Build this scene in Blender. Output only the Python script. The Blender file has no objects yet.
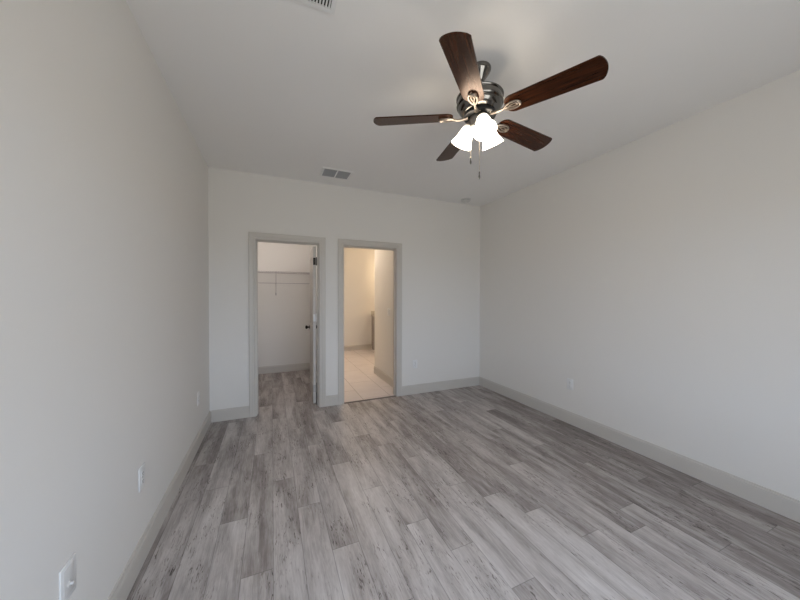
import bpy, bmesh, math, random
from mathutils import Vector, Matrix
random.seed(7)
S = bpy.context.scene
COL = S.collection
PI = math.pi

# ------------------------------------------------------------------ camera
CAM = (0.0, 0.0, 1.3655)
yaw, pitch, roll = 0.4032, -0.0130, 0.0017
fw = Vector((math.sin(yaw)*math.cos(pitch), math.cos(yaw)*math.cos(pitch), math.sin(pitch)))
rt0 = Vector((math.cos(yaw), -math.sin(yaw), 0))
up0 = rt0.cross(fw)
rt = math.cos(roll)*rt0 + math.sin(roll)*up0
up = -math.sin(roll)*rt0 + math.cos(roll)*up0
cd = bpy.data.cameras.new('camera'); cam = bpy.data.objects.new('camera', cd); COL.objects.link(cam)
m = Matrix.Identity(4)
for i in range(3):
    m[i][0], m[i][1], m[i][2], m[i][3] = rt[i], up[i], -fw[i], CAM[i]
cam.matrix_world = m
cd.sensor_fit = 'HORIZONTAL'; cd.sensor_width = 36.0; cd.lens = 300.6258/800*36.0
cd.clip_start = 0.02
S.camera = cam

# ------------------------------------------------------------------ exposure, world, light
S.view_settings.view_transform = 'Standard'; S.view_settings.look = 'None'
S.view_settings.gamma = 1; S.view_settings.use_curve_mapping = False
S.view_settings.exposure = 0.0
SKY_STRENGTH = 4.85
FAN_SHADE = 11.0
FAN_BULB = 20.0
CLOSET_LAMP = 32.5
VANITY_LAMP = 56.0
BATH_FILL = 69.0
try:
    S.cycles.use_denoising = True
    S.cycles.max_bounces = 10; S.cycles.diffuse_bounces = 7
    S.cycles.sample_clamp_indirect = 6.0
except Exception:
    pass

# room dimensions (metres); camera stands at x = y = 0
XL, XR, YF, YN, H = -0.6205, 2.9437, 3.7705, -0.82, 2.74
WT = 0.12
YC = 5.775           # closet far wall
YB = 7.40            # bathroom far wall
XBR = 3.35           # bathroom right wall

w = bpy.data.worlds.new('sky'); S.world = w; w.use_nodes = True
nt = w.node_tree; nt.nodes.clear()
wo = nt.nodes.new('ShaderNodeOutputWorld'); bg = nt.nodes.new('ShaderNodeBackground')
tc = nt.nodes.new('ShaderNodeTexCoord'); sep = nt.nodes.new('ShaderNodeSeparateXYZ')
rp = nt.nodes.new('ShaderNodeValToRGB'); mr = nt.nodes.new('ShaderNodeMapRange')
mr.inputs['From Min'].default_value = -1; mr.inputs['From Max'].default_value = 1
nt.links.new(tc.outputs['Generated'], sep.inputs[0]); nt.links.new(sep.outputs['Z'], mr.inputs['Value'])
nt.links.new(mr.outputs[0], rp.inputs[0]); nt.links.new(rp.outputs[0], bg.inputs['Color']); nt.links.new(bg.outputs[0], wo.inputs[0])
e = rp.color_ramp.elements
e[0].position = 0.0; e[0].color = (0.92, 0.905, 0.885, 1)
e[1].position = 1.0; e[1].color = (1.25, 1.52, 2.0, 1)
x = rp.color_ramp.elements.new(0.49); x.color = (0.92, 0.905, 0.885, 1)
x = rp.color_ramp.elements.new(0.51); x.color = (1.45, 1.65, 2.03, 1)
bg.inputs['Strength'].default_value = SKY_STRENGTH

# windows out of the frame, behind and beside the viewer: (wall, from, to, sill, head)
WINDOWS = [('near', -0.10, 1.70, 0.60, 2.10)]
def win_matrix(wl, a, b, c, d):
    """window frame space: x along the wall, y out of the room (0 = inner face), z up"""
    if wl == 'near': return Matrix(((-1, 0, 0, (a+b)/2), (0, -1, 0, YN), (0, 0, 1, (c+d)/2), (0, 0, 0, 1)))
    if wl == 'left': return Matrix(((0, -1, 0, XL), (1, 0, 0, (a+b)/2), (0, 0, 1, (c+d)/2), (0, 0, 0, 1)))
    return Matrix(((0, 1, 0, XR), (-1, 0, 0, (a+b)/2), (0, 0, 1, (c+d)/2), (0, 0, 0, 1)))
for wl, a, b, c, d in WINDOWS:
    pl = bpy.data.lights.new('window_portal', 'AREA'); pl.shape = 'RECTANGLE'; pl.size = b-a; pl.size_y = d-c
    try: pl.cycles.is_portal = True
    except Exception: pass
    po = bpy.data.objects.new('window_portal', pl); COL.objects.link(po)
    po.matrix_world = win_matrix(wl, a, b, c, d) @ Matrix.Translation((0, WT+0.02, 0)) @ Matrix.Rotation(-PI/2, 4, 'X')   # -Z looks into the room

# ------------------------------------------------------------------ materials
def mat(name, col, rough=0.5, metal=0.0, spec=0.5, coat=0.0):
    m = bpy.data.materials.new(name); m.use_nodes = True
    b = m.node_tree.nodes['Principled BSDF']
    b.inputs['Base Color'].default_value = (*col, 1); b.inputs['Roughness'].default_value = rough
    b.inputs['Metallic'].default_value = metal; b.inputs['Specular IOR Level'].default_value = spec
    b.inputs['Coat Weight'].default_value = coat
    return m
def N(m, t): return m.node_tree.nodes.new(t)
def Lk(m, a, b): m.node_tree.links.new(a, b)
def bsdf(m): return m.node_tree.nodes['Principled BSDF']
def add_bump(m, scale, strength, dist=0.002, detail=3):
    t = N(m, 'ShaderNodeTexCoord'); n = N(m, 'ShaderNodeTexNoise'); b = N(m, 'ShaderNodeBump')
    n.inputs['Scale'].default_value = scale; n.inputs['Detail'].default_value = detail
    b.inputs['Strength'].default_value = strength; b.inputs['Distance'].default_value = dist
    Lk(m, t.outputs['Object'], n.inputs['Vector']); Lk(m, n.outputs['Fac'], b.inputs['Height']); Lk(m, b.outputs[0], bsdf(m).inputs['Normal'])
def mottled(m, c1, c2, scale=8, detail=4):
    t = N(m, 'ShaderNodeTexCoord'); n = N(m, 'ShaderNodeTexNoise'); r = N(m, 'ShaderNodeMix'); r.data_type = 'RGBA'
    n.inputs['Scale'].default_value = scale; n.inputs['Detail'].default_value = detail
    r.inputs[6].default_value = (*c1, 1); r.inputs[7].default_value = (*c2, 1)
    Lk(m, t.outputs['Object'], n.inputs['Vector']); Lk(m, n.outputs['Fac'], r.inputs[0]); Lk(m, r.outputs[2], bsdf(m).inputs['Base Color'])
    return m

M_WALL = mat('wall_paint', (0.775, 0.755, 0.72), 0.85, spec=0.25); add_bump(M_WALL, 260, 0.12)
M_CEIL = mat('ceiling_paint', (0.87, 0.86, 0.845), 0.92, spec=0.15); add_bump(M_CEIL, 120, 0.2)
M_TRIM = mat('trim_paint', (0.59, 0.56, 0.515), 0.42, spec=0.4); add_bump(M_TRIM, 60, 0.03)
M_DOOR = mat('door_paint', (0.59, 0.56, 0.515), 0.45); add_bump(M_DOOR, 90, 0.04)
M_WHITE = mat('white_plastic', (0.80, 0.80, 0.79), 0.35); add_bump(M_WHITE, 40, 0.01)
M_OFFWH = mat('white_enamel', (0.70, 0.69, 0.67), 0.5); add_bump(M_OFFWH, 50, 0.02)
M_DARK = mat('dark_void', (0.012, 0.012, 0.012), 0.9); add_bump(M_DARK, 50, 0.02)
M_GRILL = mat('vent_grey', (0.36, 0.37, 0.38), 0.6); add_bump(M_GRILL, 50, 0.02)
M_NICKEL = mat('brushed_nickel', (0.42, 0.40, 0.37), 0.28, 1.0); add_bump(M_NICKEL, 220, 0.05)
M_PEWTER = mat('pewter', (0.20, 0.19, 0.175), 0.17, 1.0); add_bump(M_PEWTER, 200, 0.05)
M_IRON = mat('pale_nickel', (0.38, 0.325, 0.275), 0.34, 0.85); add_bump(M_IRON, 200, 0.05)
M_BRONZE = mat('dark_bronze', (0.035, 0.028, 0.024), 0.35, 0.8); add_bump(M_BRONZE, 80, 0.03)
M_BLACK = mat('black_metal', (0.012, 0.012, 0.013), 0.3, 0.3); add_bump(M_BLACK, 80, 0.03)
M_WIRE = mat('backlit_grey_wire', (0.42, 0.39, 0.40), 0.45); add_bump(M_WIRE, 80, 0.02)  # white wire; its backlit shade is put into the grey colour
M_THR = mat('threshold_grey', (0.16, 0.145, 0.14), 0.5); add_bump(M_THR, 80, 0.03)
M_STONE = mottled(mat('cultured_marble', (0.6, 0.55, 0.5), 0.25), (0.66, 0.62, 0.56), (0.50, 0.46, 0.41), 14)
M_VAN = mat('vanity_paint', (0.30, 0.28, 0.26), 0.5); add_bump(M_VAN, 60, 0.03)

def emit(name, col, strength, base=(0.9, 0.88, 0.85)):
    m = mat(name, base, 0.3); t = N(m, 'ShaderNodeTexCoord'); n = N(m, 'ShaderNodeTexNoise'); r = N(m, 'ShaderNodeMapRange')
    n.inputs['Scale'].default_value = 20
    r.inputs['To Min'].default_value = strength*0.93; r.inputs['To Max'].default_value = strength*1.07
    Lk(m, t.outputs['Object'], n.inputs['Vector']); Lk(m, n.outputs['Fac'], r.inputs['Value'])
    bsdf(m).inputs['Emission Color'].default_value = (*col, 1); Lk(m, r.outputs[0], bsdf(m).inputs['Emission Strength'])
    return m
M_SHADE = emit('frosted_glass_lit', (1.0, 0.86, 0.68), FAN_SHADE)
def neck_falloff(m):
    # the frosted glass glows less at its neck, away from the bulb
    nt_ = m.node_tree; b = bsdf(m); src = b.inputs['Emission Strength'].links[0].from_socket
    t = N(m, 'ShaderNodeTexCoord'); sp = N(m, 'ShaderNodeSeparateXYZ'); r = N(m, 'ShaderNodeMapRange'); mu = N(m, 'ShaderNodeMath'); mu.operation = 'MULTIPLY'
    r.interpolation_type = 'SMOOTHSTEP'; r.inputs['From Min'].default_value = -0.006; r.inputs['From Max'].default_value = -0.075
    r.inputs['To Min'].default_value = 0.05; r.inputs['To Max'].default_value = 1.1
    Lk(m, t.outputs['Object'], sp.inputs[0]); Lk(m, sp.outputs[2], r.inputs['Value']); Lk(m, src, mu.inputs[0]); Lk(m, r.outputs[0], mu.inputs[1]); Lk(m, mu.outputs[0], b.inputs['Emission Strength'])
neck_falloff(M_SHADE)
M_BULB = emit('bulb_lit', (1.0, 0.86, 0.68), FAN_BULB)
M_CLOSETL = emit('closet_dome_lit', (1.0, 0.90, 0.85), CLOSET_LAMP)
M_VANL = emit('vanity_shade_lit', (1.0, 0.74, 0.46), VANITY_LAMP)
M_BATHFILL = emit('bath_fill_lit', (1.0, 0.83, 0.67), BATH_FILL)

# window glass: lets the daylight through, with a fresnel reflection
M_GLASS = bpy.data.materials.new('window_glass'); M_GLASS.use_nodes = True
g = M_GLASS.node_tree; g.nodes.clear()
o_ = g.nodes.new('ShaderNodeOutputMaterial'); mx = g.nodes.new('ShaderNodeMixShader'); tr = g.nodes.new('ShaderNodeBsdfTransparent')
gl = g.nodes.new('ShaderNodeBsdfGlossy'); fr = g.nodes.new('ShaderNodeFresnel'); gl.inputs['Roughness'].default_value = 0.02
tr.inputs[0].default_value = (0.95, 0.97, 0.96, 1)
g.links.new(fr.outputs[0], mx.inputs[0]); g.links.new(tr.outputs[0], mx.inputs[1]); g.links.new(gl.outputs[0], mx.inputs[2]); g.links.new(mx.outputs[0], o_.inputs[0])

# blade wood
M_BLADE = mat('walnut_blade', (0.05, 0.02, 0.01), 0.26, spec=0.40); M_BLADE.node_tree.nodes['Principled BSDF'].inputs['Specular Tint'].default_value = (1.0, 0.56, 0.36, 1)
def wood_blade(m):
    t = N(m, 'ShaderNodeTexCoord'); mp = N(m, 'ShaderNodeMapping'); n = N(m, 'ShaderNodeTexNoise'); r = N(m, 'ShaderNodeValToRGB')
    mp.inputs['Scale'].default_value = (3, 60, 3); n.inputs['Scale'].default_value = 1.6; n.inputs['Detail'].default_value = 6
    r.color_ramp.elements[0].position = 0.3; r.color_ramp.elements[0].color = (0.009, 0.0025, 0.001, 1)
    r.color_ramp.elements[1].position = 0.72; r.color_ramp.elements[1].color = (0.062, 0.018, 0.006, 1)
    Lk(m, t.outputs['Object'], mp.inputs[0]); Lk(m, mp.outputs[0], n.inputs['Vector']); Lk(m, n.outputs['Fac'], r.inputs[0])
    Lk(m, r.outputs[0], bsdf(m).inputs['Base Color'])
wood_blade(M_BLADE)

# plank floor: per-plank tint and seed are face attributes
M_FLOOR = mat('grey_vinyl_plank', (0.4, 0.38, 0.36), 0.42, spec=0.4)
def plank_mat(m):
    at = N(m, 'ShaderNodeAttribute'); at.attribute_name = 'tint'
    asd = N(m, 'ShaderNodeAttribute'); asd.attribute_name = 'seed'
    uv = N(m, 'ShaderNodeUVMap')
    sp = N(m, 'ShaderNodeSeparateXYZ'); Lk(m, uv.outputs[0], sp.inputs[0])
    def comb(sx, sy, k):
        c = N(m, 'ShaderNodeCombineXYZ')
        a = N(m, 'ShaderNodeMath'); a.operation = 'MULTIPLY'; a.inputs[1].default_value = sx; Lk(m, sp.outputs[0], a.inputs[0])
        b = N(m, 'ShaderNodeMath'); b.operation = 'MULTIPLY'; b.inputs[1].default_value = sy; Lk(m, sp.outputs[1], b.inputs[0])
        d = N(m, 'ShaderNodeMath'); d.operation = 'MULTIPLY'; d.inputs[1].default_value = k; Lk(m, asd.outputs['Fac'], d.inputs[0])
        Lk(m, a.outputs[0], c.inputs[0]); Lk(m, b.outputs[0], c.inputs[1]); Lk(m, d.outputs[0], c.inputs[2]); return c.outputs[0]
    def noise(vec, detail, rough=0.55, dist=0.0):
        n = N(m, 'ShaderNodeTexNoise'); n.inputs['Scale'].default_value = 1; n.inputs['Detail'].default_value = detail
        n.inputs['Roughness'].default_value = rough; n.inputs['Distortion'].default_value = dist
        Lk(m, vec, n.inputs['Vector']); return n.outputs['Fac']
    def mrange(v, a, b, c, d):
        r = N(m, 'ShaderNodeMapRange'); r.inputs['From Min'].default_value = a; r.inputs['From Max'].default_value = b
        r.inputs['To Min'].default_value = c; r.inputs['To Max'].default_value = d; Lk(m, v, r.inputs['Value']); return r.outputs[0]
    def math_(op, a, b):
        n = N(m, 'ShaderNodeMath'); n.operation = op
        for i, v in ((0, a), (1, b)):
            if isinstance(v, (int, float)): n.inputs[i].default_value = v
            else: Lk(m, v, n.inputs[i])
        return n.outputs[0]
    broad = mrange(noise(comb(9, 1.3, 37), 2, 0.5, 0.5), 0.32, 0.68, -0.15, 0.15)      # soft light and dark bands along the board
    grain = mrange(noise(comb(150, 9.0, 91), 5, 0.65, 0.6), 0.3, 0.7, -0.075, 0.075)     # fine grain
    mott = mrange(noise(comb(26, 9.0, 23), 4, 0.6, 1.0), 0.3, 0.7, -0.05, 0.05)
    crack = mrange(noise(comb(85, 13.0, 53), 4, 0.6, 1.6), 0.56, 0.66, 0.0, -0.46)     # knots and dark ticks
    gate = mrange(noise(comb(8, 3.6, 71), 2), 0.47, 0.60, 0.0, 1.0)
    crack = math_('MULTIPLY', crack, gate)
    cath = mrange(noise(comb(30, 3.0, 17), 3, 0.5, 2.4), 0.35, 0.65, -0.05, 0.05)
    cath = math_('ADD', cath, mott)
    tot = math_('ADD', math_('ADD', math_('ADD', at.outputs['Fac'], broad), math_('ADD', grain, cath)), crack)
    ramp = N(m, 'ShaderNodeValToRGB'); Lk(m, tot, ramp.inputs[0])
    el = ramp.color_ramp.elements
    el[0].position = 0.0; el[0].color = (0.062, 0.049, 0.042, 1)
    el[1].position = 1.0; el[1].color = (0.76, 0.725, 0.70, 1)
    q = el.new(0.35); q.color = (0.255, 0.222, 0.207, 1)
    q = el.new(0.65); q.color = (0.515, 0.478, 0.458, 1)
    # thin dark bevel line round each board (u and v run 0..width, 0..length in metres, stored in uv; half width in 'hw')
    pw, plen = 0.146, 1.22
    du = math_('MINIMUM', sp.outputs[0], math_('SUBTRACT', pw, sp.outputs[0]))
    dv = math_('MINIMUM', sp.outputs[1], math_('SUBTRACT', plen, sp.outputs[1]))
    edge = mrange(math_('MINIMUM', du, dv), 0.0004, 0.0026, 0.55, 1.0)
    mul = N(m, 'ShaderNodeMix'); mul.data_type = 'RGBA'; mul.blend_type = 'MULTIPLY'; mul.inputs[0].default_value = 1
    cc = N(m, 'ShaderNodeCombineColor')
    for i in range(3): Lk(m, edge, cc.inputs[i])
    Lk(m, ramp.outputs[0], mul.inputs[6]); Lk(m, cc.outputs[0], mul.inputs[7]); Lk(m, mul.outputs[2], bsdf(m).inputs['Base Color'])
    bp = N(m, 'ShaderNodeBump'); bp.inputs['Strength'].default_value = 0.12; bp.inputs['Distance'].default_value = 0.001
    Lk(m, tot, bp.inputs['Height']); Lk(m, bp.outputs[0], bsdf(m).inputs['Normal'])
plank_mat(M_FLOOR)

M_TILE = mat('bath_tile', (0.5, 0.46, 0.43), 0.35)
def tile_mat(m):
    t = N(m, 'ShaderNodeTexCoord'); mp = N(m, 'ShaderNodeMapping'); b = N(m, 'ShaderNodeTexBrick')
    mp.inputs['Location'].default_value = (-4.24, -1.105, 0)
    mp.inputs['Rotation'].default_value = (0, 0, 0)
    # brick rows run along y: swap x and y
    s = N(m, 'ShaderNodeSeparateXYZ'); c = N(m, 'ShaderNodeCombineXYZ')
    Lk(m, t.outputs['Object'], s.inputs[0]); Lk(m, s.outputs[1], c.inputs[0]); Lk(m, s.outputs[0], c.inputs[1])
    Lk(m, c.outputs[0], mp.inputs[0]); Lk(m, mp.outputs[0], b.inputs['Vector'])
    b.offset = 0.5; b.inputs['Scale'].default_value = 1; b.inputs['Brick Width'].default_value = 0.76; b.inputs['Row Height'].default_value = 0.385
    b.inputs['Mortar Size'].default_value = 0.004; b.inputs['Mortar Smooth'].default_value = 0.3
    b.inputs['Color1'].default_value = (0.73, 0.68, 0.68, 1); b.inputs['Color2'].default_value = (0.68, 0.63, 0.63, 1); b.inputs['Mortar'].default_value = (0.37, 0.335, 0.32, 1)
    n = N(m, 'ShaderNodeTexNoise'); n.inputs['Scale'].default_value = 5; n.inputs['Detail'].default_value = 5; Lk(m, t.outputs['Object'], n.inputs['Vector'])
    mx = N(m, 'ShaderNodeMix'); mx.data_type = 'RGBA'; mx.blend_type = 'SOFT_LIGHT'; mx.inputs[0].default_value = 0.35
    Lk(m, b.outputs['Color'], mx.inputs[6]); Lk(m, n.outputs['Fac'], mx.inputs[7]); Lk(m, mx.outputs[2], bsdf(m).inputs['Base Color'])
tile_mat(M_TILE)

# ------------------------------------------------------------------ mesh helpers
def link(name, me, parent=None):
    o = bpy.data.objects.new(name, me); COL.objects.link(o)
    if parent is not None: o.parent = parent
    return o
def finish(name, bm, material, parent=None, smooth=None):
    bmesh.ops.recalc_face_normals(bm, faces=bm.faces)
    me = bpy.data.meshes.new(name); bm.to_mesh(me); bm.free()
    me.materials.append(material)
    if smooth is not None:
        me.polygons.foreach_set('use_smooth', [True]*len(me.polygons))
        me.set_sharp_from_angle(angle=math.radians(smooth))
    return link(name, me, parent)
def box(bm, x0, x1, y0, y1, z0, z1, mtx=None, bevel=0.0):
    c = ((x0+x1)/2, (y0+y1)/2, (z0+z1)/2)
    M = Matrix.Translation(c) @ Matrix.Diagonal((abs(x1-x0), abs(y1-y0), abs(z1-z0), 1))
    if mtx is not None: M = mtx @ M
    r = bmesh.ops.create_cube(bm, size=1, matrix=M)
    if bevel:
        ed = list({e for v in r['verts'] for e in v.link_edges})
        bmesh.ops.bevel(bm, geom=ed, offset=bevel, segments=2, affect='EDGES', profile=0.5)
def lathe(bm, prof, seg=40, mtx=None, cap0=True, cap1=True):
    rings = []
    for r, z in prof:
        ring = []
        for i in range(seg):
            a = 2*PI*i/seg; v = Vector((r*math.cos(a), r*math.sin(a), z))
            ring.append(bm.verts.new(mtx @ v if mtx is not None else v))
        rings.append(ring)
    for a, b in zip(rings, rings[1:]):
        for i in range(seg):
            j = (i+1) % seg; bm.faces.new((a[i], a[j], b[j], b[i]))
    if cap0: bm.faces.new(rings[0][::-1])
    if cap1: bm.faces.new(rings[-1])
def tube(bm, pts, r, seg=8, closed=False):
    pts = [Vector(p) for p in pts]; n = len(pts); rad = r if isinstance(r, (list, tuple)) else [r]*n
    rings = []; prev = None
    for i, p in enumerate(pts):
        if closed: d = (pts[(i+1) % n]-pts[i-1]).normalized()
        else: d = (pts[min(i+1, n-1)]-pts[max(i-1, 0)]).normalized()
        if prev is None:
            a = d.orthogonal().normalized()
        else:
            a = (prev - d*prev.dot(d)).normalized()
        prev = a; b = d.cross(a)
        rings.append([bm.verts.new(p + rad[i]*(math.cos(2*PI*k/seg)*a + math.sin(2*PI*k/seg)*b)) for k in range(seg)])
    prs = list(zip(rings, rings[1:])) + ([(rings[-1], rings[0])] if closed else [])
    for A, B in prs:
        for k in range(seg):
            j = (k+1) % seg; bm.faces.new((A[k], A[j], B[j], B[k]))
    if not closed:
        bm.faces.new(rings[0][::-1]); bm.faces.new(rings[-1])
def prism(bm, outline, z0, z1, mtx=None):
    f = lambda v: (mtx @ Vector(v)) if mtx is not None else Vector(v)
    a = [bm.verts.new(f((x, y, z0))) for x, y in outline]; b = [bm.verts.new(f((x, y, z1))) for x, y in outline]
    n = len(outline)
    bm.faces.new(a[::-1]); bm.faces.new(b)
    for i in range(n):
        j = (i+1) % n; bm.faces.new((a[i], a[j], b[j], b[i]))
def sweep(bm, prof, A, B, nrm):
    """profile (depth off wall, height) swept from floor point A to B; nrm = direction off the wall"""
    nrm = Vector(nrm)
    ra = [bm.verts.new(Vector(A)+nrm*d+Vector((0, 0, z))) for d, z in prof]; rb = [bm.verts.new(Vector(B)+nrm*d+Vector((0, 0, z))) for d, z in prof]
    n = len(prof)
    for i in range(n):
        j = (i+1) % n; bm.faces.new((ra[i], ra[j], rb[j], rb[i]))
    bm.faces.new(ra[::-1]); bm.faces.new(rb)
def thing(name, label, cat, loc=(0, 0, 0), rot=(0, 0, 0), group=None):
    o = bpy.data.objects.new(name, None); COL.objects.link(o); o.location = loc; o.rotation_euler = rot
    o.empty_display_size = 0.1; o['label'] = label; o['category'] = cat
    if group: o['group'] = group
    return o
def struct(name, bm, material, label=None, cat='wall', smooth=None, parent=None):
    o = finish(name, bm, material, parent, smooth)
    if parent is None:
        o['kind'] = 'structure'; o['category'] = cat
        o['label'] = label or name
    return o

# ------------------------------------------------------------------ floor
PW, PL = 0.146, 1.22; PX0 = 0.003
ends = {-4: 2.838, -3: 2.45, -2: 2.054, -1: 2.837, 0: 2.38, 1: 3.243, 2: 2.832, 3: 2.43, 4: 2.03, 5: 2.838, 6: 2.58, 7: 2.29,
        8: 3.05, 9: 1.64, 10: 1.416, 11: 1.148, 12: 1.87, 13: 1.058, 14: 1.205, 15: 0.794, 16: 1.655, 17: 1.34, 18: 0.75, 19: 1.15, 20: 0.55}
# tint by column and row (row 0 = the board ending nearest below the listed end)
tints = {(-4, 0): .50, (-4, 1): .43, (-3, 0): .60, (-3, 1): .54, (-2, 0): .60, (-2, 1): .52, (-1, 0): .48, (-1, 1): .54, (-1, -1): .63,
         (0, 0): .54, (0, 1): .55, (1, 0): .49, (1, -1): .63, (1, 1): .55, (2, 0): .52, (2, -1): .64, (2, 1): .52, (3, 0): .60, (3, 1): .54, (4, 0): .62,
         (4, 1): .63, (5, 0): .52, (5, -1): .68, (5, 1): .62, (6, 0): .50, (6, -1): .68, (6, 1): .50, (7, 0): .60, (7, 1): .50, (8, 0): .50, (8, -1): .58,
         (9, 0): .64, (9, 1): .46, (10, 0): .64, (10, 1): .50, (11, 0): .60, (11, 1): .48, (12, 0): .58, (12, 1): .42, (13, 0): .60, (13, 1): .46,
         (14, 0): .54, (14, 1): .40, (15, 1): .44, (15, 0): .38, (16, 0): .40, (16, 1): .36, (17, 0): .38, (17, 1): .42, (17, 2): .40, (18, 0): .40, (18, 1): .35, (18, 2): .38,  # right-hand boards darkened: shading along the wall put into the tint
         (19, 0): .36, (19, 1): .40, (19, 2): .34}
bm = bmesh.new()
uvl = bm.loops.layers.uv.new('UVMap')
lt = bm.faces.layers.float.new('tint'); ls = bm.faces.layers.float.new('seed')
def plank_region(x0, x1, y0, y1):
    k0 = math.floor((x0-PX0)/PW); k1 = math.ceil((x1-PX0)/PW)
    for k in range(k0, k1):
        en = ends.get(k, (k*0.437) % PL)
        r0 = math.floor((y0-en)/PL); r1 = math.ceil((y1-en)/PL)
        for r in range(r0, r1):
            X0, Y0 = PX0+k*PW, en+r*PL
            a, b, c, d = max(X0, x0), min(X0+PW, x1), max(Y0, y0), min(Y0+PL, y1)
            if b-a < 1e-4 or d-c < 1e-4: continue
            f = bm.faces.new([bm.verts.new(v) for v in ((a, c, 0), (b, c, 0), (b, d, 0), (a, d, 0))])
            for lp in f.loops: lp[uvl].uv = (lp.vert.co.x-X0, lp.vert.co.y-Y0)
            rnd = random.Random(k*131+r*17+5)
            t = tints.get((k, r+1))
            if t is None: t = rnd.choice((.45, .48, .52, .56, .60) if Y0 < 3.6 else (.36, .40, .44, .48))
            f[lt] = t; f[ls] = rnd.random()*7.3
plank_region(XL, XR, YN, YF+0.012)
plank_region(XL, 0.66, YF+0.012, YC)
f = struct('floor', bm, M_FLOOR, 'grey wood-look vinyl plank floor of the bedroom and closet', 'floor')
bm = bmesh.new(); box(bm, 0.66, XBR, YF+0.012, YB, -0.1, 0.0)
struct('floor', bm, M_TILE, 'pale tile floor of the bathroom beyond the right doorway', 'floor')
bm = bmesh.new(); box(bm, XL-0.15, XBR+0.15, YN-0.3, YF+0.012, -0.12, -0.002); box(bm, XL-0.15, 0.66, YF+0.012, YC+0.1, -0.12, -0.002)
struct('floor', bm, M_OFFWH, 'concrete slab below the plank floor', 'floor')

# ------------------------------------------------------------------ ceiling and walls
bm = bmesh.new(); box(bm, XL-0.15, XBR+0.15, YN-0.15, YB+0.15, H, H+0.12)
struct('ceiling', bm, M_CEIL, 'white lightly textured ceiling', 'ceiling')
HEAD = 2.0
A0, A1 = -0.157, 0.529      # closet opening
B0, B1 = 0.841, 1.552       # bathroom opening
JT = 0.018
def wall_pieces(lo, hi, wl):
    """rectangles (from, to, bottom, top) of a wall with its window cut out"""
    for w_ in WINDOWS:
        if w_[0] == wl:
            _, p, q, r, t_ = w_
            return ((lo, p, 0, H), (q, hi, 0, H), (p, q, 0, r), (p, q, t_, H))
    return ((lo, hi, 0, H),)
bm = bmesh.new()
for a, b, c, d in wall_pieces(YN-WT, YC+WT, 'left'): box(bm, XL-WT, XL, a, b, c, d)
struct('wall_left', bm, M_WALL, 'long white wall on the left', 'wall')
bm = bmesh.new()
for a, b, c, d in wall_pieces(YN-WT, YF, 'right'): box(bm, XR, XR+WT, a, b, c, d)
struct('wall_right', bm, M_WALL, 'long white wall on the right', 'wall')
bm = bmesh.new()
for a, b, c, d in ((XL, A0-JT, 0, H), (A0-JT, A1+JT, HEAD+JT, H), (A1+JT, B0-JT, 0, H), (B0-JT, B1+JT, HEAD+JT, H), (B1+JT, XBR, 0, H)):
    box(bm, a, b, YF, YF+WT, c, d)
struct('wall_far', bm, M_WALL, 'white far wall with two open doorways', 'wall')
bm = bmesh.new()
for a, b, c, d in wall_pieces(XL, XR, 'near'): box(bm, a, b, YN-WT, YN, c, d)
struct('wall_near', bm, M_WALL, 'white wall with the window behind the viewer', 'wall')
bm = bmesh.new(); box(bm, XL, 0.66, YC, YC+WT, 0, H); struct('wall_closet_far', bm, M_WALL, 'white wall at the back of the closet', 'wall')
bm = bmesh.new(); box(bm, 0.66, 0.77, YF+WT, YB, 0, H); struct('wall_closet_right', bm, M_WALL, 'white wall between closet and bathroom', 'wall')
bm = bmesh.new(); box(bm, 0.66, XBR, YB, YB+WT, 0, H); struct('wall_bathroom_far', bm, M_WALL, 'white wall at the back of the bathroom', 'wall')
bm = bmesh.new(); box(bm, 1.672, 1.785, YF+WT, 5.067, 0, H); struct('wall_bathroom_partition', bm, M_WALL, 'white partition wall inside the bathroom with a light switch', 'wall')
bm = bmesh.new(); box(bm, XBR, XBR+WT, YF+WT, YB+WT, 0, H); struct('wall_bathroom_right', bm, M_WALL, 'white wall at the right of the bathroom', 'wall')

# ------------------------------------------------------------------ windows behind and beside the viewer
def window(i, wl, a, b, c, d, label):
    w2, h2 = (b-a)/2, (d-c)/2; ft = 0.05; f0, f1 = 0.035, 0.09
    bm = bmesh.new()
    box(bm, -w2, -w2+ft, f0, f1, -h2, h2); box(bm, w2-ft, w2, f0, f1, -h2, h2)
    box(bm, -w2+ft, w2-ft, f0, f1, -h2, -h2+ft); box(bm, -w2+ft, w2-ft, f0, f1, h2-ft, h2)
    box(bm, -0.03, 0.03, f0, f1, -h2+ft, h2-ft)
    cells = ((-w2+ft, -0.03), (0.03, w2-ft))
    for p, q in cells: box(bm, p, q, f0, f1, -0.02, 0.02)
    wf = struct('window_%d' % i, bm, M_OFFWH, label, 'window'); wf.matrix_world = win_matrix(wl, a, b, c, d)
    for p, q in cells:
        for r, t_ in ((-h2+ft, -0.02), (0.02, h2-ft)):
            bm = bmesh.new(); yy = (f0+f1)/2
            bm.faces.new([bm.verts.new(v) for v in ((p, yy, r), (q, yy, r), (q, yy, t_), (p, yy, t_))])
            finish('pane', bm, M_GLASS, wf)
    bm = bmesh.new(); box(bm, -w2-0.05, w2+0.05, -0.03, 0.025, -h2-0.025, -h2, bevel=0.004); finish('window_sill', bm, M_TRIM, wf)
for i, (wl, a, b, c, d) in enumerate(WINDOWS):
    window(i+1, wl, a, b, c, d, 'white framed double window in the %s wall, out of view' % wl)

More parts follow.
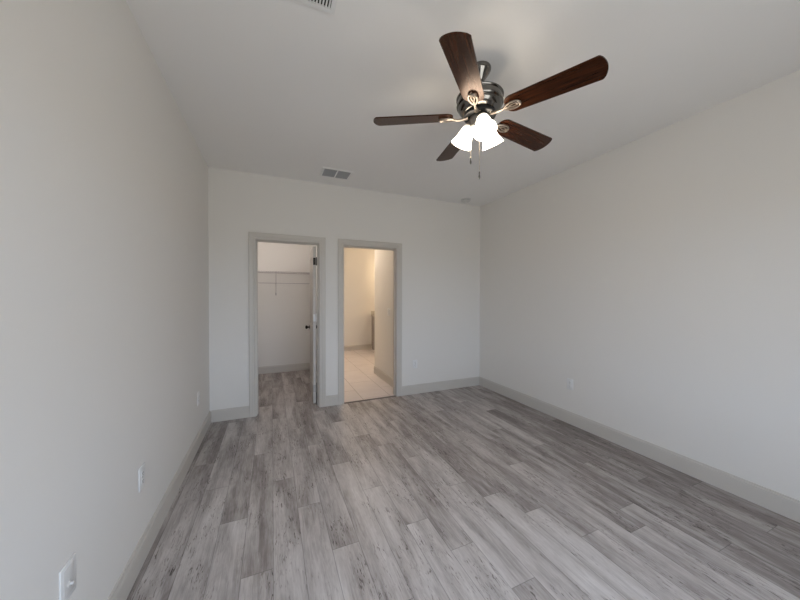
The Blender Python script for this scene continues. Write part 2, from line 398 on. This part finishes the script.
# ------------------------------------------------------------------ baseboards
BH, BT = 0.128, 0.015; VX0_ = 2.355
PROF = [(0, 0), (BT, 0), (BT, 0.1010), (0.0135, 0.1040), (0.0145, 0.1075), (0.0140, 0.1130), (0.0115, 0.1165), (0.0055, 0.1180), (0.0055, 0.1215), (0.0080, 0.1225), (0.0075, 0.1265), (0.0055, BH), (0, BH)]
def baseboard(name, A, B, n, label):
    bm = bmesh.new(); sweep(bm, PROF, A, B, n); return struct(name, bm, M_TRIM, label, 'baseboard')
CW = 0.075
baseboard('baseboard_left', (XL, YN, 0), (XL, YF, 0), (1, 0, 0), 'grey-white baseboard along the left wall')
baseboard('baseboard_right', (XR, YN, 0), (XR, YF, 0), (-1, 0, 0), 'grey-white baseboard along the right wall')
CAo, CBo = A0-0.005-CW, A1+0.005+CW
DAo, DBo = B0-0.005-CW, B1+0.005+CW
baseboard('baseboard_far', (XL+BT, YF, 0), (CAo, YF, 0), (0, -1, 0), 'short baseboard left of the closet doorway')
baseboard('baseboard_far', (CBo, YF, 0), (DAo, YF, 0), (0, -1, 0), 'short baseboard between the two doorways')
baseboard('baseboard_far', (DBo, YF, 0), (XR-BT, YF, 0), (0, -1, 0), 'baseboard right of the bathroom doorway')
baseboard('baseboard_near', (XL+BT, YN, 0), (XR-BT, YN, 0), (0, 1, 0), 'baseboard under the window')
baseboard('baseboard_closet_far', (XL, YC, 0), (0.66, YC, 0), (0, -1, 0), 'baseboard at the back of the closet')
baseboard('baseboard_closet_left', (XL, YF+WT, 0), (XL, YC-BT, 0), (1, 0, 0), 'baseboard on the left of the closet')
baseboard('baseboard_closet_right', (0.66, YF+WT, 0), (0.66, YC-BT, 0), (-1, 0, 0), 'baseboard on the right of the closet')
baseboard('baseboard_bathroom_far', (0.77, YB, 0), (VX0_, YB, 0), (0, -1, 0), 'baseboard at the back of the bathroom')
baseboard('baseboard_bathroom_left', (0.77, YF+WT, 0), (0.77, YB-BT, 0), (1, 0, 0), 'baseboard on the left of the bathroom')
baseboard('baseboard_bathroom_partition', (1.672, YF+WT+0.02, 0), (1.672, 5.067, 0), (-1, 0, 0), 'baseboard on the bathroom partition wall')

# ------------------------------------------------------------------ door casings and jambs
CPROF = [(0, 0), (0, 0.010), (0.006, 0.014), (0.018, 0.015), (0.024, 0.012), (0.030, 0.0165), (0.062, 0.019), (0.072, 0.019), (CW, 0.016), (CW, 0)]
def casing(name, x0, x1, head, label):
    """mitred casing round an opening, profile from inner to outer edge"""
    bm = bmesh.new()
    x0 -= 0.005; x1 += 0.005; head += 0.005
    def ring(fx):
        return [bm.verts.new(fx(d, t)) for d, t in CPROF]
    R0 = ring(lambda d, t: (x0-d, YF-t, 0.0)); R1 = ring(lambda d, t: (x0-d, YF-t, head+d))
    R2 = ring(lambda d, t: (x1+d, YF-t, head+d)); R3 = ring(lambda d, t: (x1+d, YF-t, 0.0))
    n = len(CPROF)
    for a, b in ((R0, R1), (R1, R2), (R2, R3)):
        for i in range(n):
            j = (i+1) % n; bm.faces.new((a[i], a[j], b[j], b[i]))
    bm.faces.new(R0); bm.faces.new(R3[::-1])
    return struct(name, bm, M_TRIM, label, 'door casing')
def jamb(name, x0, x1, head, label):
    bm = bmesh.new()
    box(bm, x0-JT, x0, YF, YF+WT, 0, head+JT); box(bm, x1, x1+JT, YF, YF+WT, 0, head+JT); box(bm, x0, x1, YF, YF+WT, head, head+JT)
    s0, s1 = YF+0.045, YF+0.078                                 # door stop
    box(bm, x0, x0+0.010, s0, s1, 0, head); box(bm, x1-0.010, x1, s0, s1, 0, head); box(bm, x0+0.010, x1-0.010, s0, s1, head-0.010, head)
    return struct(name, bm, M_TRIM, label, 'door frame')
casing('trim_1', A0, A1, HEAD, 'grey casing around the closet doorway'); jamb('trim_2', A0, A1, HEAD, 'jamb lining of the closet doorway')
casing('trim_3', B0, B1, HEAD, 'grey casing around the bathroom doorway'); jamb('trim_4', B0, B1, HEAD, 'jamb lining of the bathroom doorway')
bm = bmesh.new(); prism(bm, [(-0.02, 0), (0.02, 0), (0.014, 0.006), (-0.014, 0.006)], B0, B1, Matrix.Translation((0, YF+0.012, 0)) @ Matrix(((0, 0, 1, 0), (1, 0, 0, 0), (0, 1, 0, 0), (0, 0, 0, 1))))
struct('trim_5', bm, M_THR, 'thin dark threshold strip at the bathroom doorway', 'threshold')

# ------------------------------------------------------------------ six panel doors
def door_leaf(name, hinge, angle, width, label, hinge_side):
    """leaf along local +X from the hinge pin, thickness in y; angle about z"""
    T = 0.035; Hd = HEAD-0.012; z0 = 0.010
    bm = bmesh.new()
    st, ml = 0.105, 0.10
    rails = [(z0, 0.215), (0.85, 0.975), (1.60, 1.70), (Hd-0.105, Hd)]
    box(bm, 0, st, -T/2, T/2, z0, Hd); box(bm, width-st, width, -T/2, T/2, z0, Hd)
    for a, b in rails: box(bm, st, width-st, -T/2, T/2, a, b)
    xm0, xm1 = width/2-ml/2, width/2+ml/2
    for (a, b), (c, d) in zip(rails, rails[1:]):
        box(bm, xm0, xm1, -T/2, T/2, b, c)
        for p0, p1 in ((st, xm0), (xm1, width-st)):
            box(bm, p0, p1, -0.007, 0.007, b, c)                                     # recess
            for s in (-1, 1):                                                        # raised field
                ins = 0.028
                v = [bm.verts.new(q) for q in ((p0, s*0.007, b), (p1, s*0.007, b), (p1, s*0.007, c), (p0, s*0.007, c))]
                u = [bm.verts.new(q) for q in ((p0+ins, s*0.014, b+ins), (p1-ins, s*0.014, b+ins), (p1-ins, s*0.014, c-ins), (p0+ins, s*0.014, c-ins))]
                for i in range(4):
                    j = (i+1) % 4; bm.faces.new((v[i], v[j], u[j], u[i]))
                bm.faces.new(u)
    o = struct(name, bm, M_DOOR, label, 'door')
    o.location = hinge; o.rotation_euler = (0, 0, angle)
    kx, kz = width-0.065, 0.915
    for s in (-1, 1):
        bm = bmesh.new()
        R = Matrix.Translation((kx, s*T/2, kz)) @ Matrix.Rotation(-s*PI/2, 4, 'X')
        lathe(bm, [(0.030, 0), (0.032, 0.003), (0.030, 0.007), (0.013, 0.010), (0.011, 0.028), (0.017, 0.034), (0.026, 0.044), (0.027, 0.052), (0.022, 0.061), (0.010, 0.065)], 28, R)
        finish('door_knob', bm, M_BRONZE, o, 35)
    for zc, mm in ((0.20, M_NICKEL), (1.09, M_WHITE), (1.80, M_BRONZE)):
        bm = bmesh.new()
        box(bm, -0.003, 0.0, -0.012, T/2, zc-0.045, zc+0.045)
        lathe(bm, [(0.003, -0.052), (0.0065, -0.050), (0.0065, 0.050), (0.003, 0.052)], 12, Matrix.Translation((-0.006, hinge_side*(T/2+0.004), zc)))
        finish('hinge', bm, mm, o, 35)
    return o
door_leaf('door_1', (0.4955, YF+WT+0.008, 0), math.radians(87.2), 0.675, 'grey-white six panel door standing open into the closet', -1)
door_leaf('door_2', (0.815, YF+WT+0.012, 0), math.radians(91.5), 0.70, 'six panel bathroom door folded back against the bathroom wall', -1)

# ------------------------------------------------------------------ ceiling fan
FX, FY = 1.162, 1.500
ZB = 2.452
fan = thing('ceiling_fan', 'five-blade walnut and nickel ceiling fan with three lit bell glass shades', 'ceiling fan', (FX, FY, H))
def Z(z): return z-H
bm = bmesh.new(); lathe(bm, [(0.064, 0), (0.066, -0.004), (0.066, -0.012), (0.060, -0.026), (0.048, -0.044), (0.036, -0.060), (0.028, -0.074), (0.024, -0.082), (0.016, -0.086)], 40)
finish('canopy', bm, M_PEWTER, fan, 40)
bm = bmesh.new(); lathe(bm, [(0.0125, -0.080), (0.0125, Z(2.60)), (0.022, Z(2.597)), (0.024, Z(2.575))], 24); finish('downrod', bm, M_BLACK, fan, 40)
bm = bmesh.new()
lathe(bm, [(0.030, Z(2.588)), (0.060, Z(2.586)), (0.100, Z(2.583)), (0.126, Z(2.577)), (0.137, Z(2.569)), (0.140, Z(2.562)), (0.138, Z(2.557)), (0.133, Z(2.554)),
           (0.132, Z(2.530)), (0.136, Z(2.527)), (0.138, Z(2.521)), (0.135, Z(2.515)), (0.129, Z(2.511)), (0.125, Z(2.497)), (0.114, Z(2.481)), (0.098, Z(2.470)), (0.088, Z(2.467)), (0.06, Z(2.467))], 56)
finish('motor_housing', bm, M_PEWTER, fan, 40)
bm = bmesh.new(); lathe(bm, [(0.06, Z(2.4675)), (0.092, Z(2.4665)), (0.095, Z(2.462)), (0.094, Z(2.449)), (0.088, Z(2.446)), (0.05, Z(2.446))], 40)
fly = finish('flywheel', bm, M_BLACK, fan, 40)
for k in range(10):
    bm = bmesh.new(); a = math.radians(-136.5+18+36*k+(8 if k % 2 else -8)); lathe(bm, [(0.0045, 0), (0.0045, -0.003), (0.002, -0.0045)], 8, Matrix.Translation((0.076*math.cos(a), 0.076*math.sin(a), Z(2.4462))))
    finish('screw', bm, M_IRON, fly, 40)
bm = bmesh.new(); lathe(bm, [(0.050, Z(2.4465)), (0.060, Z(2.445)), (0.062, Z(2.440)), (0.058, Z(2.425)), (0.054, Z(2.402)), (0.056, Z(2.397)), (0.054, Z(2.390)), (0.040, Z(2.378)), (0.020, Z(2.368)), (0.009, Z(2.362)), (0.009, Z(2.354)), (0.003, Z(2.350))], 40)
sw = finish('switch_housing', bm, M_NICKEL, fan, 40)
# blades
R0, R1, W0, W1, SAG = 0.158, 0.620, 0.120, 0.140, 0.023
def blade_outline():
    o = []
    n = 10
    # root end: rounded corners
    hw = W0/2; rc = 0.046
    for i in range(n+1):
        a = PI + (PI/2)*i/n; o.append((R0+rc+rc*math.cos(a), -hw+rc+rc*math.sin(a)))
    hw1 = W1/2; rt_ = 0.012
    # tip: shallow arc with small corner radius
    tip = []
    for i in range(21):
        y = -hw1+W1*i/20; tip.append((R1+SAG*(1-(abs(y)/hw1)**2), y))
    tip[0] = (R1-0.006, -hw1); tip[-1] = (R1-0.006, hw1); tip[1] = (R1+0.001, -hw1+0.005); tip[-2] = (R1+0.001, hw1-0.005)
    o += tip
    for i in range(n+1):
        a = PI/2 + (PI/2)*i/n; o.append((R0+rc+rc*math.cos(a), hw-rc+rc*math.sin(a)))
    return o
bm = bmesh.new(); prism(bm, blade_outline(), 0, 0.0065); bmesh.ops.recalc_face_normals(bm, faces=bm.faces)
blade_me = bpy.data.meshes.new('blade'); bm.to_mesh(blade_me); bm.free(); blade_me.materials.append(M_BLADE)
bm = bmesh.new()                                                   # blade iron: arm + open oval medallion
zi = -0.009
tube(bm, [(0.072, 0, -0.004), (0.095, 0, -0.009), (0.125, 0, -0.013), (0.152, 0, zi)], [0.0105, 0.0085, 0.0068, 0.0075], 10)
def loop(cx, rx, ry, r, z=zi):
    tube(bm, [(cx+rx*math.cos(t), ry*math.sin(t)*(1+0.22*math.cos(t)), z) for t in [2*PI*i/28 for i in range(28)]], r, 8, closed=True)
loop(0.197, 0.045, 0.0235, 0.0058); loop(0.203, 0.024, 0.0085, 0.0040)
tube(bm, [(0.152, 0, zi), (0.168, 0, zi), (0.180, 0, zi)], 0.006, 8)
for sx, sy in ((0.235, 0.0), (0.185, 0.020), (0.185, -0.020)):
    lathe(bm, [(0.0042, 0.0), (0.0042, zi-0.004), (0.002, zi-0.006)], 8, Matrix.Translation((sx, sy, 0)))
bmesh.ops.recalc_face_normals(bm, faces=bm.faces)
iron_me = bpy.data.meshes.new('blade_iron'); bm.to_mesh(iron_me); bm.free(); iron_me.materials.append(M_IRON)
iron_me.polygons.foreach_set('use_smooth', [True]*len(iron_me.polygons)); iron_me.set_sharp_from_angle(angle=math.radians(45))
DROOP = (0.6, 1.3, 1.1, -1.4, 0.0); TURN = (-1.0, 0.0, 0.0, -1.0, 0.0); STRETCH = (1.0, 1.005, 1.012, 1.0, 1.010)   # the blades sag and sit a little unevenly
for k in range(5):
    b = link('blade', blade_me, fan); b.location = (0, 0, Z(ZB)); b.rotation_euler = (-0.218, math.radians(DROOP[k]), math.radians(-136.456+72*k+TURN[k])); b.scale = (STRETCH[k], 1, 1)
    link('blade_iron', iron_me, b)
# light kit
tilt = math.radians(27)
bm = bmesh.new()
prof = [(0.024, 0.0), (0.031, -0.005), (0.036, -0.014), (0.039, -0.030), (0.043, -0.050), (0.048, -0.072), (0.055, -0.092), (0.062, -0.108), (0.067, -0.117)]
inner = [(r-0.003, z) for r, z in prof[::-1]]
lathe(bm, prof+inner, 40, None, cap0=False, cap1=False)
bmesh.ops.recalc_face_normals(bm, faces=bm.faces)
shade_me = bpy.data.meshes.new('lamp_shade'); bm.to_mesh(shade_me); bm.free(); shade_me.materials.append(M_SHADE)
shade_me.polygons.foreach_set('use_smooth', [True]*len(shade_me.polygons)); shade_me.set_sharp_from_angle(angle=math.radians(60))
bm = bmesh.new(); lathe(bm, [(0.012, -0.012), (0.014, -0.030), (0.022, -0.050), (0.026, -0.066), (0.022, -0.082), (0.010, -0.092)], 20)
bmesh.ops.recalc_face_normals(bm, faces=bm.faces)
bulb_me = bpy.data.meshes.new('bulb'); bm.to_mesh(bulb_me); bm.free(); bulb_me.materials.append(M_BULB)
bulb_me.polygons.foreach_set('use_smooth', [True]*len(bulb_me.polygons))
bm = bmesh.new(); lathe(bm, [(0.010, 0.030), (0.020, 0.022), (0.026, 0.010), (0.0275, 0.0), (0.0275, -0.008), (0.012, -0.010), (0.012, -0.014)], 28)
bmesh.ops.recalc_face_normals(bm, faces=bm.faces)
sock_me = bpy.data.meshes.new('lamp_socket'); bm.to_mesh(sock_me); bm.free(); sock_me.materials.append(M_NICKEL)
sock_me.polygons.foreach_set('use_smooth', [True]*len(sock_me.polygons)); sock_me.set_sharp_from_angle(angle=math.radians(40))
for az in (-113, 127, 7):
    a = math.radians(az); c, s = math.cos(a), math.sin(a)
    so = link('lamp_socket', sock_me, fan); so.location = (0.061*c, 0.061*s, Z(2.412)); so.rotation_euler = (0, -tilt, a)
    sh = link('lamp_shade', shade_me, fan); sh.location = so.location; sh.rotation_euler = so.rotation_euler
    link('bulb', bulb_me, sh)
# pull chains
def chain(off_r, off_f, ztop, zbot, name='pull_chain'):
    px = off_r*rt0.x + off_f*math.sin(yaw); py = off_r*rt0.y + off_f*math.cos(yaw)
    bm = bmesh.new(); z = ztop
    tube(bm, [(px, py, Z(ztop)), (px, py, Z(zbot+0.045))], 0.0009, 6)
    n = int((ztop-zbot-0.045)/0.0065)
    for i in range(n):
        bmesh.ops.create_icosphere(bm, subdivisions=1, radius=0.0021, matrix=Matrix.Translation((px, py, Z(ztop-0.0065*i))))
    o = finish(name, bm, M_IRON, fan)
    bm = bmesh.new(); lathe(bm, [(0.0015, Z(zbot+0.047)), (0.0045, Z(zbot+0.040)), (0.003, Z(zbot+0.030)), (0.0055, Z(zbot+0.014)), (0.0045, Z(zbot+0.003)), (0.002, Z(zbot))], 12, Matrix.Translation((px, py, 0)))
    finish('chain_fob', bm, M_PEWTER, o, 40)
chain(-0.012, -0.048, 2.400, 2.057); chain(-0.050, 0.012, 2.400, 2.172)

# ------------------------------------------------------------------ ceiling registers
def register(x0, x1, y0, y1, label, sections, along_y, nl, group=None, fr_=0.022, slatmat=None, face=M_WHITE):
    t = thing('air_vent', label, 'air vent', ((x0+x1)/2, (y0+y1)/2, H), group=group)
    hx, hy = (x1-x0)/2, (y1-y0)/2; th = 0.009
    bm = bmesh.new()
    for s in (1,):
        box(bm, -hx, hx, -hy, -hy+fr_, -th, 0); box(bm, -hx, hx, hy-fr_, hy, -th, 0)
        box(bm, -hx, -hx+fr_, -hy+fr_, hy-fr_, -th, 0); box(bm, hx-fr_, hx, -hy+fr_, hy-fr_, -th, 0)
    finish('frame', bm, face, t)
    bm = bmesh.new(); box(bm, -hx+fr_, hx-fr_, -hy+fr_, hy-fr_, -0.0012, 0.0); finish('duct_shade', bm, M_DARK, t)  # flat near-black sheet painted as the shade inside the duct
    ix0, ix1, iy0, iy1 = -hx+fr_, hx-fr_, -hy+fr_, hy-fr_
    for i in range(1, sections):
        xc = ix0+(ix1-ix0)*i/sections
        bm = bmesh.new(); box(bm, xc-0.006, xc+0.006, iy0, iy1, -th, -0.0015); finish('divider', bm, face, t)
    for i in range(nl):
        f_ = (i+0.5)/nl
        bm = bmesh.new()
        if along_y:
            xc = ix0+(ix1-ix0)*f_; box(bm, -0.0036, 0.0036, iy0, iy1, -0.0035, 0.0035, Matrix.Translation((xc, 0, -0.0052)))
        else:
            yc = iy0+(iy1-iy0)*f_; box(bm, ix0, ix1, -0.0052, 0.0052, -0.0006, 0.0006, Matrix.Translation((0, yc, -0.0050)) @ Matrix.Rotation(math.radians(-30), 4, 'X'))
        finish('slat', bm, slatmat or face, t)
    return t
register(0.505, 0.835, 3.275, 3.525, 'small two-section ceiling vent with dark louvres near the far wall', 2, False, 14, slatmat=M_GRILL)
register(-0.16, 0.284, 1.02, 1.487, 'large white slotted return grille on the ceiling at the top edge', 1, True, 28)

# smoke detector
t = thing('smoke_detector', 'small round smoke detector on the ceiling near the far right corner', 'smoke detector', (2.535, 3.57, H))
bm = bmesh.new(); lathe(bm, [(0.070, 0), (0.071, -0.006), (0.068, -0.012), (0.066, -0.013)], 40); finish('base', bm, M_OFFWH, t, 40)
bm = bmesh.new(); lathe(bm, [(0.056, -0.012), (0.056, -0.022)], 40); finish('vent_ring', bm, M_GRILL, t, 40)
bm = bmesh.new(); lathe(bm, [(0.063, -0.021), (0.063, -0.027), (0.055, -0.035), (0.030, -0.039), (0.010, -0.040)], 40); finish('cover', bm, M_OFFWH, t, 40)
bm = bmesh.new(); lathe(bm, [(0.012, -0.038), (0.012, -0.043), (0.009, -0.045)], 20); finish('test_button', bm, M_WHITE, t, 40)

# ------------------------------------------------------------------ outlets and switches
def plate_matrix(loc, facing):
    return {'+x': (PI/2, 0, PI/2), '-x': (PI/2, 0, -PI/2), '-y': (PI/2, 0, 0)}[facing]
def outlet(loc, facing, label, pw=0.072, ph=0.117, kind='duplex', group=None):
    nm, ct = {'duplex': ('wall_outlet', 'outlet'), 'coax': ('jack_plate', 'wall plate'), 'switch': ('light_switch', 'light switch')}[kind]
    if kind == 'duplex': group = 'duplex outlets low on the bedroom walls'
    t = thing(nm, label, ct, loc, plate_matrix(loc, facing), group)
    # local: x = right, y = up, z = off the wall
    bm = bmesh.new(); box(bm, -pw/2, pw/2, -ph/2, ph/2, 0, 0.0055, bevel=0.002); finish('cover_plate', bm, M_WHITE, t, 40)
    if kind == 'duplex':
        for sy in (0.0195, -0.0195):
            bm = bmesh.new(); o = [(0.017*math.cos(q), sy+max(-0.0135, min(0.0135, 0.0175*math.sin(q)))) for q in [2*PI*i/32 for i in range(32)]]
            prism(bm, o, 0.004, 0.0075); r = finish('receptacle', bm, M_WHITE, t)
            bm = bmesh.new()
            for sx, hh in ((-0.0065, 0.008), (0.0065, 0.0065)): box(bm, sx-0.0011, sx+0.0011, sy-hh/2+0.002, sy+hh/2+0.002, 0.0074, 0.0079)
            lathe(bm, [(0.0024, 0.0074), (0.0024, 0.0079)], 12, Matrix.Translation((0, sy-0.008, 0))); finish('slots', bm, M_DARK, r)
        bm = bmesh.new(); lathe(bm, [(0.0035, 0.005), (0.0035, 0.0066), (0.002, 0.0072)], 12); finish('screw', bm, M_NICKEL, t, 40)
    elif kind == 'coax':
        bm = bmesh.new(); box(bm, -0.0275, 0.0275, -0.046, 0.046, 0.0035, 0.0062, bevel=0.001); ins = finish('insert', bm, M_OFFWH, t, 40)
        bm = bmesh.new(); lathe(bm, [(0.010, 0.006), (0.010, 0.008), (0.0048, 0.0085), (0.0048, 0.018), (0.003, 0.018)], 16, Matrix.Translation((0, -0.012, 0))); finish('jack', bm, M_OFFWH, ins, 40)
    else:
        n = 2
        for i in range(n):
            xc = (i-(n-1)/2)*0.046
            bm = bmesh.new(); box(bm, xc-0.018, xc+0.018, -0.035, 0.035, 0.004, 0.0062); finish('rocker_gap_shade', bm, M_GRILL, t)  # grey colour stands in for the shadow gap around the rocker
            bm = bmesh.new(); prism(bm, [(-0.033, 0.007), (0.033, 0.007), (0.033, 0.0115), (0.0, 0.0085), (-0.033, 0.0085)], xc-0.0155, xc+0.0155, Matrix(((0, 0, 1, 0), (1, 0, 0, 0), (0, 1, 0, 0), (0, 0, 0, 1))))
            finish('rocker', bm, M_WHITE, t)
    return t
outlet((XL, 1.932, 0.432), '+x', 'white duplex outlet on the left wall, second from the viewer')
outlet((XL, 1.322, 0.432), '+x', 'wide white jack plate low on the left wall nearest the viewer', 0.082, 0.121, 'coax')
outlet((XL, 3.225, 0.430), '+x', 'white duplex outlet on the left wall closest to the far corner')
outlet((XR, 2.240, 0.424), '-x', 'white duplex outlet on the right wall')
outlet((1.838, YF, 0.417), '-y', 'white duplex outlet on the far wall right of the bathroom doorway')
outlet((1.672, 4.352, 1.118), '-x', 'white rocker light switch on the wall inside the bathroom', 0.116, 0.117, 'switch')

# ------------------------------------------------------------------ closet: wire shelf with hanging rod
YS, ZS = YC-0.335, 1.775
t = thing('wire_shelf', 'white wire closet shelf greyed as backlit, with hanging rod and support brace', 'shelf', (0, YC, ZS))
bm = bmesh.new(); n = 0
x = XL+0.01
while x < 0.655:
    tube(bm, [(x, -0.006, 0.0), (x, YS-YC, 0.0), (x, YS-YC, -0.028)], 0.0017, 5); x += 0.0127
finish('shelf_wires', bm, M_WIRE, t)
for dy, dz in ((-0.008, -0.004), (-0.17, -0.004), (YS-YC, -0.004), (YS-YC, -0.030)):
    bm = bmesh.new(); tube(bm, [(XL+0.004, dy, dz), (0.657, dy, dz)], 0.0032, 8); finish('rail', bm, M_WIRE, t)
bm = bmesh.new(); tube(bm, [(XL+0.004, YS-YC, 1.578-ZS), (0.657, YS-YC, 1.578-ZS)], 0.0045, 10); finish('hanging_rod', bm, M_WIRE, t, 40)
for bx in (0.066, -0.50):
    bm = bmesh.new()
    tube(bm, [(bx, YS-YC, 0.004), (bx, YS-YC-0.004, -0.10), (bx, YS-YC, 1.575-ZS), (bx+0.001, YS-YC+0.05, 1.535-ZS)], 0.0045, 8)
    tube(bm, [(bx+0.001, YS-YC+0.03, 1.550-ZS), (bx+0.002, -0.004, 1.400-ZS)], 0.0035, 8)
    box(bm, bx-0.007, bx+0.011, -0.003, 0.0, 1.375-ZS, 1.42-ZS)
    finish('brace', bm, M_WIRE, t)
t = thing('ceiling_light', 'round lit dome light on the closet ceiling', 'ceiling light', (-0.12, 4.78, H))
bm = bmesh.new(); lathe(bm, [(0.15, 0), (0.15, -0.020), (0.14, -0.024)], 40); finish('base', bm, M_NICKEL, t, 40)
bm = bmesh.new(); lathe(bm, [(0.138, -0.022), (0.13, -0.050), (0.10, -0.078), (0.05, -0.094), (0.01, -0.098)], 40); finish('dome', bm, M_CLOSETL, t, 40)

# ------------------------------------------------------------------ bathroom: vanity, counter, vanity light, added ceiling light
VX0, VX1, VY0 = 2.362, 3.30, 6.87
t = thing('vanity_cabinet', 'grey bathroom vanity cabinet half hidden behind the partition wall', 'cabinet', ((VX0+VX1)/2, YB-0.002, 0))
cx = (VX0+VX1)/2; hx = (VX1-VX0)/2; dpt = VY0-YB
bm = bmesh.new(); box(bm, -hx, hx, dpt+0.02, 0, 0.09, 0.855); box(bm, -hx+0.01, hx-0.01, dpt+0.09, 0, 0.0, 0.09); finish('body', bm, M_VAN, t)
for s in (-1, 1):
    bm = bmesh.new(); a, b = (-hx+0.02, -0.01) if s < 0 else (0.01, hx-0.02)
    box(bm, a, b, dpt, dpt+0.02, 0.11, 0.84); box(bm, a+0.06, b-0.06, dpt-0.005, dpt, 0.17, 0.78, bevel=0.003); d = finish('door', bm, M_VAN, t)
    bm = bmesh.new(); lathe(bm, [(0.006, 0), (0.006, 0.014), (0.014, 0.020), (0.014, 0.026), (0.006, 0.030)], 16, Matrix.Translation((s*0.05, dpt-0.0, 0.72)) @ Matrix.Rotation(PI/2, 4, 'X')); finish('knob', bm, M_NICKEL, d, 40)
bm = bmesh.new(); box(bm, VX0-0.014, VX1+0.014, VY0-0.025, YB, 0.855, 0.888, bevel=0.004)
box(bm, VX0-0.014, VX1+0.014, YB-0.02, YB, 0.888, 0.98)
o = finish('vanity_countertop', bm, M_STONE); o['label'] = 'stone countertop on the bathroom vanity'; o['category'] = 'countertop'
t = thing('vanity_light', 'nickel bar light with three lit shades above the bathroom vanity', 'wall light', (cx+0.12, YB, 2.02))
bm = bmesh.new(); box(bm, -0.30, 0.30, -0.03, 0, -0.05, 0.05, bevel=0.006); finish('back_plate', bm, M_NICKEL, t, 40)
for k in (-1, 0, 1):
    bm = bmesh.new(); lathe(bm, [(0.030, 0.02), (0.040, -0.03), (0.052, -0.08), (0.060, -0.12)], 28, Matrix.Translation((k*0.21, -0.11, 0))); finish('lamp_shade', bm, M_VANL, t, 50)
    bm = bmesh.new(); tube(bm, [(k*0.21, -0.03, 0.0), (k*0.21, -0.09, 0.01), (k*0.21, -0.11, 0.03), (k*0.21, -0.11, 0.018)], 0.008, 8); finish('arm', bm, M_NICKEL, t)
t = thing('ceiling_light', 'unseen dome light added on the bathroom ceiling to light the partition', 'ceiling light', (1.2, 5.4, H))  # unseen lamp, added to light the left face of the partition
bm = bmesh.new(); lathe(bm, [(0.15, 0), (0.15, -0.020), (0.14, -0.024)], 40); finish('base', bm, M_NICKEL, t, 40)
bm = bmesh.new(); lathe(bm, [(0.138, -0.022), (0.13, -0.050), (0.10, -0.078), (0.05, -0.094), (0.01, -0.098)], 40); finish('dome', bm, M_BATHFILL, t, 40)
